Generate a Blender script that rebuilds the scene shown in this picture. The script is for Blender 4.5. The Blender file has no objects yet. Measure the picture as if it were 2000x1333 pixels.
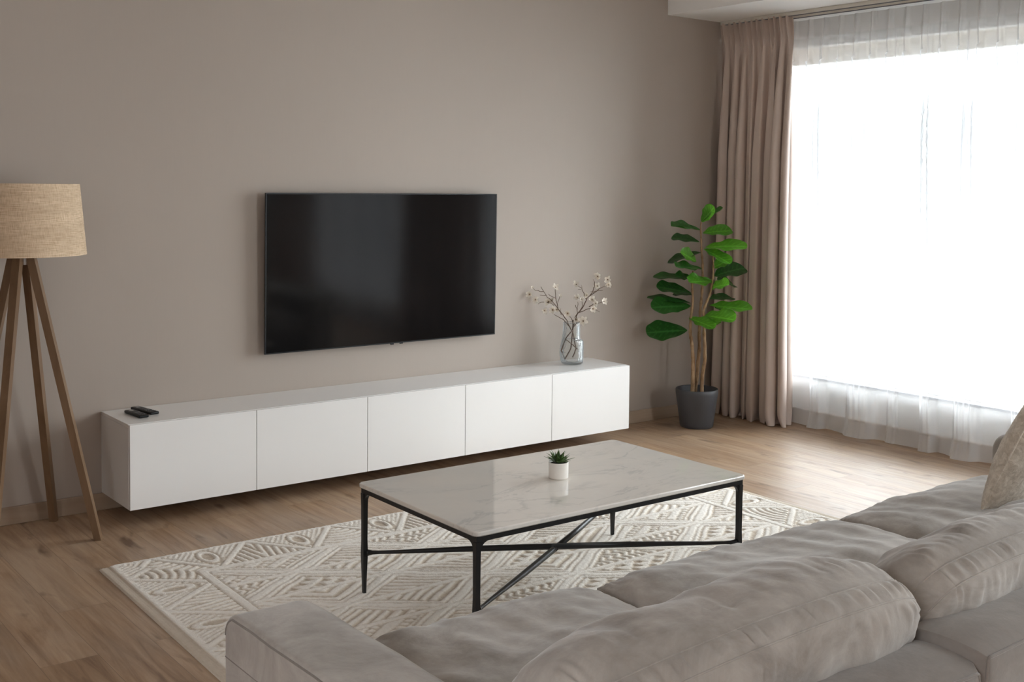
import bpy, bmesh, math, random
import numpy as np
from mathutils import Vector, Matrix, noise
random.seed(7)
S = bpy.context.scene
C = S.collection
PI = math.pi

# ------------------------------------------------------------------ camera
cam_d = bpy.data.cameras.new('camera')
cam = bpy.data.objects.new('camera', cam_d); C.objects.link(cam)
cam_d.sensor_width = 36.0; cam_d.lens = 40.411
cam_d.shift_x = -0.00992; cam_d.shift_y = -0.10405
yaw, pitch, roll = -0.6601, -0.0421, 0.0092
CP = Vector((-1.7149, -5.3981, 1.5297))
F = Vector((math.sin(-yaw)*math.cos(pitch), math.cos(yaw)*math.cos(pitch), math.sin(pitch)))
R0 = Vector((math.cos(yaw), math.sin(yaw), 0)); U0 = R0.cross(F)
R = math.cos(roll)*R0 + math.sin(roll)*U0; U = -math.sin(roll)*R0 + math.cos(roll)*U0
cam.matrix_world = Matrix(((R.x, U.x, -F.x, CP.x), (R.y, U.y, -F.y, CP.y), (R.z, U.z, -F.z, CP.z), (0, 0, 0, 1)))
cam_d.clip_start = 0.05; cam_d.clip_end = 100
S.camera = cam

# ------------------------------------------------------------------ world, exposure
w = bpy.data.worlds.new('world'); S.world = w; w.use_nodes = True
bg = w.node_tree.nodes['Background']
bg.inputs[0].default_value = (0.925, 0.972, 1.03, 1); bg.inputs[1].default_value = 9.0
_t = w.node_tree; _tc = _t.nodes.new('ShaderNodeTexCoord'); _sp = _t.nodes.new('ShaderNodeSeparateXYZ'); _mr = _t.nodes.new('ShaderNodeMapRange')
_mr.inputs['From Min'].default_value = .13; _mr.inputs['From Max'].default_value = .50; _mr.inputs['To Min'].default_value = 2.3; _mr.inputs['To Max'].default_value = 21.0
_mr.interpolation_type = 'SMOOTHSTEP'
_t.links.new(_tc.outputs['Generated'], _sp.inputs[0]); _t.links.new(_sp.outputs[2], _mr.inputs['Value']); 
# bright sky lobe added to light the television wall, from the camera's right
_dot = _t.nodes.new('ShaderNodeVectorMath'); _dot.operation = 'DOT_PRODUCT'; _dot.inputs[1].default_value = Vector((.63, -.73, .27)).normalized()
_t.links.new(_tc.outputs['Generated'], _dot.inputs[0])
_m2 = _t.nodes.new('ShaderNodeMapRange'); _m2.interpolation_type = 'SMOOTHSTEP'
for _k, _v in (('From Min', .55), ('From Max', .97), ('To Min', 0), ('To Max', 19)): _m2.inputs[_k].default_value = _v
_t.links.new(_dot.outputs['Value'], _m2.inputs['Value'])
_ad = _t.nodes.new('ShaderNodeMath'); _ad.operation = 'ADD'; _t.links.new(_mr.outputs[0], _ad.inputs[0]); _t.links.new(_m2.outputs[0], _ad.inputs[1])
_t.links.new(_ad.outputs[0], bg.inputs[1])
S.view_settings.view_transform = 'Standard'; S.view_settings.look = 'None'
S.view_settings.exposure = 0.60; S.view_settings.gamma = 1; S.view_settings.use_curve_mapping = False
cy = S.cycles
cy.use_denoising = True
cy.max_bounces = 10; cy.diffuse_bounces = 6; cy.glossy_bounces = 4; cy.transmission_bounces = 8; cy.transparent_max_bounces = 16
cy.sample_clamp_indirect = 8.0
cy.caustics_reflective = False; cy.caustics_refractive = False

def portal(name, y0, y1, z0, z1, x):
    l = bpy.data.lights.new(name, 'AREA'); l.shape = 'RECTANGLE'
    l.size = z1-z0; l.size_y = y1-y0
    o = bpy.data.objects.new(name, l); C.objects.link(o)
    o.location = (x, (y0+y1)/2, (z0+z1)/2); o.rotation_euler = (0, PI/2, 0)   # shines towards -x
    l.cycles.is_portal = True
    return o
portal('daylight_portal', -3.0, -0.30, 0.31, 2.40, 4.56)
portal('daylight_portal', -6.15, -3.75, 0.31, 2.40, 4.56)
o_ = portal('daylight_portal', -3.4, 3.0, 0.10, 2.60, 0); o_.location = (3.15, -7.16, 1.35); o_.rotation_euler = (PI/2, 0, 0); o_.data.size = .7; o_.data.size_y = 2.5
o_ = portal('daylight_portal', -6.6, -4.9, 0.4, 2.6, -3.76); o_.rotation_euler = (0, -PI/2, 0)

# ------------------------------------------------------------------ helpers
def mkobj(name, me, m=None, parent=None, smooth=False):
    o = bpy.data.objects.new(name, me); C.objects.link(o)
    if m: me.materials.append(m)
    if parent: o.parent = parent
    if smooth:
        me.polygons.foreach_set('use_smooth', [True]*len(me.polygons)); me.update()
    return o
def obj(name, bm, m=None, parent=None, smooth=False, bevel=0, seg=3, loc=None):
    if bevel:
        bmesh.ops.bevel(bm, geom=list(bm.edges), offset=bevel, segments=seg, affect='EDGES', profile=0.5, clamp_overlap=True)
    me = bpy.data.meshes.new(name); bm.to_mesh(me); bm.free()
    o = mkobj(name, me, m, parent, smooth)
    if smooth and bevel:
        me.set_sharp_from_angle(angle=math.radians(50))
    if loc: o.location = loc
    return o
def tag(o, label=None, cat=None, group=None, kind=None):
    if label: o['label'] = label
    if cat: o['category'] = cat
    if group: o['group'] = group
    if kind: o['kind'] = kind
    return o
def thing(name, label, cat, loc=(0,0,0), rz=0, group=None):
    o = bpy.data.objects.new(name, None); C.objects.link(o); o.empty_display_size = .1
    o.location = loc; o.rotation_euler = (0,0,rz); return tag(o, label, cat, group)
def box(bm, x0, x1, y0, y1, z0, z1, M=None):
    vs = [bm.verts.new((x,y,z)) for z in (z0,z1) for (x,y) in ((x0,y0),(x1,y0),(x1,y1),(x0,y1))]
    for f in ((3,2,1,0),(4,5,6,7),(0,1,5,4),(1,2,6,5),(2,3,7,6),(3,0,4,7)): bm.faces.new([vs[i] for i in f])
    if M: bmesh.ops.transform(bm, matrix=M, verts=vs)
    return bm
def nb(): return bmesh.new()
def bx(*a): return box(nb(), *a)
def tube(bm, pts, rad, n=8, cap=True, square=False, up=None):
    """sweep a round (or square) section along pts; rad: number or list"""
    pts = [Vector(p) for p in pts]; k = len(pts)
    if not hasattr(rad, '__len__'): rad = [rad]*k
    rings = []; ref = Vector(up) if up else None
    for i, p in enumerate(pts):
        t = (pts[min(i+1,k-1)] - pts[max(i-1,0)]).normalized()
        if ref is None: ref = Vector((0,0,1)) if abs(t.z) < .9 else Vector((1,0,0))
        a = (ref - t*ref.dot(t)).normalized(); b = t.cross(a)
        if not up: ref = a
        r = rad[i]; ring = []
        for j in range(n):
            th = 2*PI*j/n + (PI/n if square else 0)
            rr = r*(math.sqrt(2) if square else 1)
            ring.append(bm.verts.new(p + a*math.cos(th)*rr + b*math.sin(th)*rr))
        rings.append(ring)
    for i in range(k-1):
        for j in range(n):
            bm.faces.new((rings[i][j], rings[i][(j+1)%n], rings[i+1][(j+1)%n], rings[i+1][j]))
    if cap:
        bm.faces.new(rings[0][::-1]); bm.faces.new(rings[-1])
    return bm
def lathe(bm, prof, n=48, sx=1, sy=1):
    rings = []
    for r, z in prof:
        if r < 1e-5: rings.append([bm.verts.new((0,0,z))])
        else: rings.append([bm.verts.new((r*sx*math.cos(2*PI*j/n), r*sy*math.sin(2*PI*j/n), z)) for j in range(n)])
    for a, b in zip(rings, rings[1:]):
        if len(a) == 1 and len(b) == 1: continue
        for j in range(n):
            if len(a) == 1: bm.faces.new((a[0], b[(j+1)%n], b[j])) if len(b)>1 else None
            elif len(b) == 1: bm.faces.new((a[j], a[(j+1)%n], b[0]))
            else: bm.faces.new((a[j], a[(j+1)%n], b[(j+1)%n], b[j]))
    bmesh.ops.recalc_face_normals(bm, faces=bm.faces)
    return bm
def grid_mesh(name, X, Y, Z):
    """mesh from 2-D coordinate arrays"""
    h, wd = X.shape
    co = np.stack([X, Y, Z], -1).reshape(-1, 3)
    i = np.arange(h*wd).reshape(h, wd)
    q = np.stack([i[:-1,:-1], i[:-1,1:], i[1:,1:], i[1:,:-1]], -1).reshape(-1, 4)
    me = bpy.data.meshes.new(name)
    me.vertices.add(len(co)); me.vertices.foreach_set('co', co.ravel().astype(np.float32))
    me.loops.add(q.size); me.loops.foreach_set('vertex_index', q.ravel().astype(np.int32))
    me.polygons.add(len(q)); me.polygons.foreach_set('loop_start', (np.arange(len(q))*4).astype(np.int32))
    me.update(calc_edges=True); me.validate()
    me.polygons.foreach_set('use_smooth', [True]*len(me.polygons))
    return me

# ------------------------------------------------------------------ materials
class N:
    def __init__(s, name):
        s.m = bpy.data.materials.new(name); s.m.use_nodes = True; s.t = s.m.node_tree
        s.b = s.t.nodes['Principled BSDF']; s.out = s.t.nodes['Material Output']
    def n(s, typ, **k):
        nd = s.t.nodes.new(typ)
        for a, v in k.items():
            if a.startswith('i_'):
                key = a[2:]; key = int(key) if key.isdigit() else key.replace('_', ' ')
                nd.inputs[key].default_value = v
            else: setattr(nd, a, v)
        return nd
    def l(s, a, b): s.t.links.new(a, b)
    def coord(s, scale=(1,1,1), rot=(0,0,0), kind='Object'):
        c = s.n('ShaderNodeTexCoord'); mp = s.n('ShaderNodeMapping'); s.l(c.outputs[kind], mp.inputs[0])
        mp.inputs['Scale'].default_value = scale; mp.inputs['Rotation'].default_value = rot
        return mp.outputs[0]
    def noise(s, v, scale=5, detail=4, rough=.5, dist=0):
        nd = s.n('ShaderNodeTexNoise', i_Scale=scale, i_Detail=detail, i_Roughness=rough, i_Distortion=dist)
        s.l(v, nd.inputs['Vector']); return nd.outputs['Fac']
    def ramp(s, f, stops):
        r = s.n('ShaderNodeValToRGB'); s.l(f, r.inputs[0]); e = r.color_ramp.elements
        while len(e) < len(stops): e.new(.5)
        for el, (p, c) in zip(e, stops):
            el.position = p; el.color = (*c, 1) if hasattr(c, '__len__') else (c, c, c, 1)
        return r.outputs[0]
    def mix(s, f, a, b, mode='MIX'):
        nd = s.n('ShaderNodeMix', data_type='RGBA', blend_type=mode)
        for key, val in ((0, f), (6, a), (7, b)):
            if hasattr(val, 'links'): s.l(val, nd.inputs[key])
            elif hasattr(val, '__len__'): nd.inputs[key].default_value = (*val, 1)
            else: nd.inputs[key].default_value = val
        return nd.outputs[2]
    def math(s, op, a, b=0, c=0):
        nd = s.n('ShaderNodeMath', operation=op)
        for k, val in enumerate((a, b, c)):
            if hasattr(val, 'links'): s.l(val, nd.inputs[k])
            else: nd.inputs[k].default_value = val
        return nd.outputs[0]
    def bump(s, h, strength=.2, dist=.01, prev=None):
        nd = s.n('ShaderNodeBump', i_Strength=strength, i_Distance=dist); s.l(h, nd.inputs['Height'])
        if prev: s.l(prev, nd.inputs['Normal'])
        s.l(nd.outputs[0], s.b.inputs['Normal']); return nd.outputs[0]
    def set(s, col=None, rough=.5, metal=0, spec=.5, **k):
        if col is not None:
            if hasattr(col, 'links'): s.l(col, s.b.inputs['Base Color'])
            else: s.b.inputs['Base Color'].default_value = (*col, 1)
        if hasattr(rough, 'links'): s.l(rough, s.b.inputs['Roughness'])
        else: s.b.inputs['Roughness'].default_value = rough
        s.b.inputs['Metallic'].default_value = metal; s.b.inputs['Specular IOR Level'].default_value = spec
        for a, v in k.items(): s.b.inputs[a.replace('_', ' ')].default_value = v
        return s.m

def plain(name, col, rough=.5, metal=0, spec=.5, var=.06, sc=8, bump=0, bsc=200):
    m = N(name); v = m.coord()
    f = m.noise(v, sc, 3)
    c = m.ramp(f, [(.3, tuple(x*(1-var) for x in col)), (.7, tuple(min(1, x*(1+var)) for x in col))])
    if bump: m.bump(m.noise(v, bsc, 2), bump, .002)
    return m.set(c, rough, metal, spec)

def wallpaper():
    m = N('taupe_wallpaper'); v = m.coord((260, 1, 7)); v2 = m.coord((1, 1, 1)); v3 = m.coord((14, 14, .6))
    f = m.noise(v, 1, 3); g = m.noise(v2, .9, 2); h = m.noise(v3, 1, 2)
    c = m.mix(m.math('MULTIPLY', f, .5), (.385, .325, .280), (.345, .290, .248))
    c = m.mix(m.math('MULTIPLY', h, .35), c, (.36, .305, .263))
    m.bump(f, .06, .001)
    return m.set(c, .62, spec=.35)
def wood_floor():
    m = N('oak_vinyl_planks')
    tc = m.n('ShaderNodeTexCoord'); sp = m.n('ShaderNodeSeparateXYZ'); m.l(tc.outputs['Object'], sp.inputs[0])
    cb = m.n('ShaderNodeCombineXYZ'); m.l(sp.outputs[1], cb.inputs[0]); m.l(sp.outputs[0], cb.inputs[1])
    br = m.n('ShaderNodeTexBrick', offset=.37, offset_frequency=2)
    m.l(cb.outputs[0], br.inputs['Vector'])
    for k, val in (('Color1', (0,0,0,1)), ('Color2', (1,1,1,1)), ('Mortar', (.5,.5,.5,1)), ('Scale', 1), ('Mortar Size', .0009), ('Mortar Smooth', .1), ('Bias', 0), ('Brick Width', 1.22), ('Row Height', .181)):
        br.inputs[k].default_value = val
    rnd = m.n('ShaderNodeSeparateColor'); m.l(br.outputs['Color'], rnd.inputs[0]); rnd = rnd.outputs[0]
    # per-plank grain
    ad = m.n('ShaderNodeVectorMath', operation='MULTIPLY_ADD'); m.l(tc.outputs['Object'], ad.inputs[0])
    ad.inputs[1].default_value = (1, 1, 1)
    cc = m.n('ShaderNodeCombineXYZ'); m.l(m.math('MULTIPLY', rnd, 37.), cc.inputs[2]); m.l(m.math('MULTIPLY', rnd, 11.), cc.inputs[1]); m.l(cc.outputs[0], ad.inputs[2])
    def st(sx, sy):
        mp = m.n('ShaderNodeMapping'); m.l(ad.outputs[0], mp.inputs[0]); mp.inputs['Scale'].default_value = (sx, sy, 1); return mp.outputs[0]
    g1 = m.noise(st(13, 1.1), 1, 7, .66, 1.6)
    g4 = m.noise(st(34, 1.5), 1, 4, .6, .8)
    g2 = m.noise(st(70, 3), 1, 4, .6, .3)
    g3 = m.noise(st(3.2, 1.5), 1, 5, .6, .8)
    kn = m.noise(st(7, 2.2), 1.7, 3, .5, .5)
    c = m.ramp(g1, [(.30, (.190, .104, .056)), (.44, (.345, .220, .132)), (.58, (.425, .288, .182)), (.76, (.50, .360, .240))])
    c = m.mix(m.ramp(g4, [(.54, 0), (.70, .55)]), c, (.20, .118, .068))
    c = m.mix(m.math('MULTIPLY', g2, .4), c, (.23, .145, .092))
    tone = m.ramp(rnd, [(0, (.84, .82, .80)), (.5, (1, .99, .98)), (1, (1.08, 1.10, 1.12))])
    c = m.mix(1, c, tone, 'MULTIPLY')
    c = m.mix(m.ramp(g3, [(.42, 0), (.75, .5)]), c, (.385, .305, .235))
    c = m.mix(m.ramp(kn, [(.62, 0), (.74, .85)]), c, (.13, .075, .045))
    c = m.mix(m.math('MULTIPLY', br.outputs['Fac'], .7), c, (.11, .07, .045))
    hb = m.math('SUBTRACT', m.math('MULTIPLY', g2, .3), br.outputs['Fac'])
    m.bump(hb, .25, .0012)
    return m.set(c, m.ramp(g2, [(.3, .34), (.7, .46)]), spec=.42)
def wood(name, dark, light, axis, sc=1, rough=.5):
    m = N(name); s = [40*sc]*3; s[axis] = 1.6*sc; s2 = [8*sc]*3; s2[axis] = .9*sc
    f = m.noise(m.coord(tuple(s)), 1, 4, .6, .4); g = m.noise(m.coord(tuple(s2)), 1, 4, .6, 1)
    c = m.ramp(g, [(.3, dark), (.7, light)]); c = m.mix(m.math('MULTIPLY', f, .4), c, tuple(x*.6 for x in dark))
    m.bump(f, .1, .001)
    return m.set(c, rough, spec=.4)
def fabric(name, dark, light, sc=5, weave=900, sheen=.35, bump=.25, stretch=(1,1,1)):
    m = N(name); v = m.coord(stretch)
    f = m.noise(v, sc, 6, .68, .8); g = m.noise(v, sc*7, 5, .7)
    c = m.ramp(f, [(.32, dark), (.68, light)])
    c = m.mix(m.math('MULTIPLY', g, .30), c, tuple(x*.68 for x in dark))
    wv = m.noise(v, weave, 1); nz = m.noise(v, 26, 4, .6)
    b1 = m.bump(wv, bump*.6, .0012)
    m.bump(nz, bump*.8, .006, b1)
    mm = m.set(c, .9, spec=.15, Sheen_Weight=sheen, Sheen_Roughness=.4)
    m.b.inputs['Sheen Tint'].default_value = (.9, .87, .84, 1)
    return mm
def linen():
    m = N('shade_linen')
    f = m.noise(m.coord((18, 18, 420)), 1, 3, .6); g = m.noise(m.coord((420, 420, 14)), 1, 3, .6); h = m.noise(m.coord((3,3,26)), 1, 4, .7)
    s = m.math('ADD', m.math('MULTIPLY', f, .55), m.math('MULTIPLY', g, .45))
    c = m.ramp(s, [(.36, (.40, .28, .18)), (.5, (.62, .465, .32)), (.66, (.76, .61, .45))])
    c = m.mix(m.ramp(h, [(.35, .45), (.6, 0)]), c, (.43, .31, .205))
    m.bump(s, .5, .0015)
    return m.set(c, .9, spec=.1)
def marble():
    m = N('cream_marble'); v = m.coord((1, 1.9, 1), (0, 0, .5))
    f = m.noise(v, 2.6, 7, .6, 1.1); g = m.noise(v, 1.3, 6, .55, 1.8); k = m.noise(m.coord(), 30, 4, .7)
    vein = m.ramp(f, [(.47, 0), (.497, .75), (.503, .75), (.53, 0)])
    msk = m.ramp(g, [(.46, 0), (.62, 1)])
    c = m.ramp(g, [(.3, (.80, .745, .675)), (.7, (.73, .695, .645))])
    c = m.mix(m.math('MULTIPLY', m.math('MULTIPLY', vein, msk), .42), c, (.33, .33, .325))
    c = m.mix(m.math('MULTIPLY', k, .14), c, (.50, .45, .40))
    return m.set(c, .055, spec=.62)
def screen():
    m = N('screen_glass'); f = m.noise(m.coord(), 2, 1)
    c = m.ramp(f, [(0, (.003,.003,.0035)), (1, (.004,.004,.0045))])
    return m.set(c, .09, spec=.42)
def glass(name, rough=0., bump=0, ior=1.45, col=(.97, .985, .98)):
    m = N(name); m.set(col, rough, spec=.5, Transmission_Weight=1.0, IOR=ior)
    if bump:
        vo = m.n('ShaderNodeTexVoronoi', i_Scale=1.0); m.l(m.coord((95, 95, 55)), vo.inputs['Vector'])
        m.bump(vo.outputs['Distance'], bump, .003)
    return m.m
def vaseglass():
    # clear glass with a pressed texture: mostly see-through, brighter and greyer towards the rim of the form
    m = N('textured_vase_glass'); t = m.n('ShaderNodeBsdfTransparent', ); g = m.n('ShaderNodeBsdfGlossy', i_Roughness=.06); d = m.n('ShaderNodeBsdfDiffuse')
    t.inputs[0].default_value = (.96, .97, .97, 1); d.inputs[0].default_value = (.80, .82, .84, 1)
    vo = m.n('ShaderNodeTexVoronoi', i_Scale=1.0); m.l(m.coord((150, 150, 95)), vo.inputs['Vector'])
    bp = m.n('ShaderNodeBump', i_Strength=.9, i_Distance=.004); m.l(vo.outputs['Distance'], bp.inputs['Height']); bp.inputs['Strength'].default_value = .6
    for x in (g, d): m.l(bp.outputs[0], x.inputs['Normal'])
    lw = m.n('ShaderNodeLayerWeight', i_Blend=.30); m.l(bp.outputs[0], lw.inputs['Normal'])
    a = m.n('ShaderNodeMixShader'); a.inputs[0].default_value = .35; m.l(g.outputs[0], a.inputs[1]); m.l(d.outputs[0], a.inputs[2])
    f = m.math('MINIMUM', m.math('ADD', m.math('MULTIPLY', lw.outputs['Fresnel'], .75), m.math('MULTIPLY', m.math('POWER', lw.outputs['Facing'], 3.), .30)), .8)
    b = m.n('ShaderNodeMixShader'); m.l(f, b.inputs[0]); m.l(t.outputs[0], b.inputs[1]); m.l(a.outputs[0], b.inputs[2]); m.l(b.outputs[0], m.out.inputs[0])
    return m.m
def pane():
    m = N('window_pane'); t = m.n('ShaderNodeBsdfTransparent'); g = m.n('ShaderNodeBsdfGlossy', i_Roughness=.01)
    t.inputs[0].default_value = (.95, .97, .965, 1)
    fr = m.n('ShaderNodeFresnel', i_IOR=1.35); mx = m.n('ShaderNodeMixShader')
    m.l(fr.outputs[0], mx.inputs[0]); m.l(t.outputs[0], mx.inputs[1]); m.l(g.outputs[0], mx.inputs[2]); m.l(mx.outputs[0], m.out.inputs[0])
    m.n('ShaderNodeTexNoise'); return m.m
def sheer():
    m = N('white_voile'); v = m.coord((1, 600, 600))
    f = m.noise(v, 1, 1)
    t = m.n('ShaderNodeBsdfTransparent'); tr = m.n('ShaderNodeBsdfTranslucent'); d = m.n('ShaderNodeBsdfDiffuse')
    tr.inputs[0].default_value = (.30, .30, .305, 1); d.inputs[0].default_value = (.94, .94, .94, 1)
    a = m.n('ShaderNodeMixShader'); a.inputs[0].default_value = .62; m.l(tr.outputs[0], a.inputs[1]); m.l(d.outputs[0], a.inputs[2])
    b = m.n('ShaderNodeMixShader')
    at = m.n('ShaderNodeAttribute', attribute_name='hem')
    lw = m.n('ShaderNodeLayerWeight', i_Blend=.5)
    t0 = m.math('SUBTRACT', m.math('SUBTRACT', .50, m.math('MULTIPLY', f, .06)), m.math('MULTIPLY', at.outputs['Fac'], .30))
    cs = m.math('MAXIMUM', m.math('SUBTRACT', 1.0, lw.outputs['Facing']), .12)
    fac = m.math('SUBTRACT', 1.0, m.math('POWER', t0, m.math('DIVIDE', 1.0, cs)))
    m.l(fac, b.inputs[0]); m.l(t.outputs[0], b.inputs[1]); m.l(a.outputs[0], b.inputs[2]); m.l(b.outputs[0], m.out.inputs[0])
    return m.m
def drape():
    m = N('taupe_drape'); v = m.coord((1, 1, 1)); f = m.noise(v, 700, 1); g = m.noise(v, 2, 3)
    c = m.ramp(g, [(.3, (.54, .44, .385)), (.7, (.58, .48, .42))])
    m.bump(f, .1, .001)
    mm = m.set(c, .78, spec=.2, Sheen_Weight=.15)
    tr = m.n('ShaderNodeBsdfTranslucent'); tr.inputs[0].default_value = (.45, .34, .28, 1)
    mx = m.n('ShaderNodeMixShader'); mx.inputs[0].default_value = .04
    m.l(m.b.outputs[0], mx.inputs[1]); m.l(tr.outputs[0], mx.inputs[2]); m.l(mx.outputs[0], m.out.inputs[0])
    return mm
def rugmat():
    m = N('carved_wool_pile')
    at = m.n('ShaderNodeAttribute', attribute_name='pile'); v = m.coord()
    f = m.noise(v, 330, 2); g = m.noise(v, 60, 3); h = m.noise(v, 2.2, 2)
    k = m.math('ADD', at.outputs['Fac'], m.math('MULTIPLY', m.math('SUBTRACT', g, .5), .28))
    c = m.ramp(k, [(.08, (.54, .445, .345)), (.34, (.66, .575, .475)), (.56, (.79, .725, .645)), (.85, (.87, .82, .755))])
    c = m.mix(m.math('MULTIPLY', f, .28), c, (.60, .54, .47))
    m.bump(m.math('ADD', f, m.math('MULTIPLY', g, .5)), .7, .004)
    return m.set(c, .95, spec=.05, Sheen_Weight=.1)
def leafmat(name, c0, c1, thin):
    m = N(name)
    tc = m.n('ShaderNodeTexCoord'); sp = m.n('ShaderNodeSeparateXYZ'); m.l(tc.outputs['Generated'], sp.inputs[0])
    at = m.n('ShaderNodeAttribute', attribute_name='vein')
    oi = m.n('ShaderNodeObjectInfo')
    base = m.ramp(oi.outputs['Random'], [(0, c0), (1, c1)])
    f = m.noise(m.coord(), 9, 3)
    c = m.mix(m.math('MULTIPLY', f, .35), base, tuple(x*.6 for x in c0))
    c = m.mix(m.math('MULTIPLY', at.outputs['Fac'], .5), c, tuple(min(1, x*2.2+.03) for x in c1))
    mm = m.set(c, .28, spec=.55)
    m.bump(m.math('SUBTRACT', 1., at.outputs['Fac']), .25, .003)
    tr = m.n('ShaderNodeBsdfTranslucent'); m.l(m.mix(.5, c, (.20, .50, .03)), tr.inputs[0])
    mx = m.n('ShaderNodeMixShader'); mx.inputs[0].default_value = thin
    m.l(m.b.outputs[0], mx.inputs[1]); m.l(tr.outputs[0], mx.inputs[2]); m.l(mx.outputs[0], m.out.inputs[0])
    return m.m
def petalmat():
    m = N('cream_petal'); at = m.n('ShaderNodeAttribute', attribute_name='heart'); f = m.noise(m.coord(), 60, 3)
    c = m.mix(m.math('MULTIPLY', f, .2), (.86, .80, .71), (.70, .62, .52))
    c = m.mix(at.outputs['Fac'], c, (.50, .30, .14))
    mm = m.set(c, .7, spec=.2)
    tr = m.n('ShaderNodeBsdfTranslucent'); m.l(c, tr.inputs[0]); mx = m.n('ShaderNodeMixShader'); mx.inputs[0].default_value = .3
    m.l(m.b.outputs[0], mx.inputs[1]); m.l(tr.outputs[0], mx.inputs[2]); m.l(mx.outputs[0], m.out.inputs[0]); return m.m

M = dict(
 wall=wallpaper(), floor=wood_floor(),
 white_paint=plain('white_paint', (.88,.868,.85), .6, spec=.3, var=.015, sc=2),
 ceil=plain('ceiling_paint', (.80,.79,.775), .7, spec=.2, var=.015, sc=2),
 base=wood('baseboard_oak', (.30,.21,.145), (.43,.325,.24), 0, 1, .45),
 base_y=wood('baseboard_oak_side', (.30,.21,.145), (.43,.325,.24), 1, 1, .45),
 lacquer=plain('white_lacquer', (.80,.785,.765), .16, spec=.5, var=.01, sc=2),
 lacquer2=plain('white_carcass', (.74,.725,.705), .35, spec=.4, var=.01, sc=2),
 black_plastic=plain('black_plastic', (.008,.008,.009), .42, spec=.3, var=.1),
 rubber=plain('grey_rubber_keys', (.045,.045,.048), .5, var=.1, sc=30),
 silver=plain('silver_print', (.45,.44,.43), .35, metal=.6, var=.05),
 black_metal=plain('black_powder_coat', (.013,.012,.012), .38, metal=.0, spec=.35, var=.15, bump=.05),
 screen=screen(), marble=marble(),
 leg=wood('walnut_leg', (.15,.085,.045), (.25,.155,.09), 2, 1.2, .30),
 linen=linen(), shade_in=plain('shade_lining', (.78,.72,.62), .8, var=.03),
 brass=plain('brushed_steel', (.5,.48,.45), .3, metal=1, var=.04),
 sofa=fabric('grey_suede', (.250,.220,.195), (.430,.391,.354), 5.5, stretch=(1,1,1)),
 sofa2=fabric('grey_suede_frame', (.170,.146,.128), (.250,.222,.198), 4.5),
 cream=None, drape=drape(), sheer=sheer(), rug=rugmat(),
 rugedge=fabric('rug_border_jute', (.40,.315,.225), (.58,.485,.375), 30, 500, 0, .8),
 pot=plain('anthracite_pot', (.062,.062,.068), .42, var=.06, spec=.4),
 soil=plain('potting_soil', (.03,.02,.013), .95, var=.4, sc=60, bump=1, bsc=120),
 bark=None, leaf=leafmat('dark_fiddle_leaf', (.010,.060,.012), (.028,.125,.018), .12), leaf_bright=leafmat('bright_fiddle_leaf', (.06,.26,.020), (.13,.40,.035), .40), petal=petalmat(),
 twig=plain('twig_brown', (.125,.080,.055), .8, var=.3, sc=90, bump=.5, bsc=400),
 seed=plain('flower_heart_brown', (.10,.05,.02), .9, var=.3, sc=200),
 vase=vaseglass(), pane=pane(),
 ceramic=plain('white_ceramic', (.80,.755,.70), .35, var=.02),
 frame=plain('window_frame_cream', (.72,.66,.58), .4, var=.02),
 sill=plain('sill_grey', (.16,.16,.18), .5, var=.05),
 track=plain('curtain_track', (.62,.59,.53), .4, var=.03),
)
def cream():
    m = N('cream_knit'); v = m.coord((1,1,1)); f = m.noise(v, 55, 3, .6, .8); g = m.noise(v, 420, 2)
    c = m.ramp(f, [(.35, (.52,.44,.35)), (.65, (.72,.64,.54))]); b = m.bump(f, .55, .006); m.bump(g, .6, .002, b)
    return m.set(c, .95, spec=.05, Sheen_Weight=.2)
M['cream'] = cream()
def bark():
    m = N('pale_bark'); f = m.noise(m.coord((30,30,9)), 1, 5, .65, .6); g = m.noise(m.coord((8,8,30)), 1, 3)
    c = m.ramp(f, [(.3, (.16,.085,.04)), (.5, (.34,.215,.12)), (.7, (.50,.36,.225))]); c = m.mix(m.ramp(g, [(.55, 0), (.7, .5)]), c, (.14,.08,.045))
    m.bump(f, .6, .004); return m.set(c, .8, spec=.2)
M['bark'] = bark()
def succ():
    m = N('succulent_green'); at = m.n('ShaderNodeAttribute', attribute_name='vein'); f = m.noise(m.coord(), 60, 2)
    c = m.mix(at.outputs['Fac'], (.075,.135,.030), (.14,.14,.05)); c = m.mix(m.math('MULTIPLY', f, .5), c, (.015,.035,.012))
    return m.set(c, .4, spec=.5)
M['succ'] = succ()

# ------------------------------------------------------------------ room shell
XR = 4.36; XL = -3.6; YB = -7.0; ZC = 2.95
def struct(name, bm, m, **k):
    o = obj(name, bm, m, **k); o['kind'] = 'structure'; return o
struct('floor', bx(XL-.2, XR+.25, YB-.2, .2, -.12, 0), M['floor'])
struct('ceiling', bx(XL-.2, XR+.25, YB-.2, .2, ZC, ZC+.15), M['ceil'])
struct('wall_back', bx(XL-.2, XR+.25, 0, .2, 0, ZC), M['wall'])
b = nb(); WL = (-6.6, -4.9, .40, 2.60)
box(b, XL-.2, XL, YB, 0, 0, WL[2]); box(b, XL-.2, XL, YB, 0, WL[3], ZC)
box(b, XL-.2, XL, YB, WL[0], WL[2], WL[3]); box(b, XL-.2, XL, WL[1], 0, WL[2], WL[3])
struct('wall_left', b, M['wall'])
t = bpy.data.objects.new('added_window_4', None); C.objects.link(t); t['kind'] = 'structure'  # window added in the unseen left wall to fill faces turned left
b = nb()
for k in range(3): yk = WL[0]+(WL[1]-WL[0]-.06)*k/2; box(b, XL-.14, XL-.08, yk, yk+.06, WL[2]+.06, WL[3]-.06)
box(b, XL-.14, XL-.08, WL[0], WL[1], WL[2], WL[2]+.06); box(b, XL-.14, XL-.08, WL[0], WL[1], WL[3]-.06, WL[3])
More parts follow.
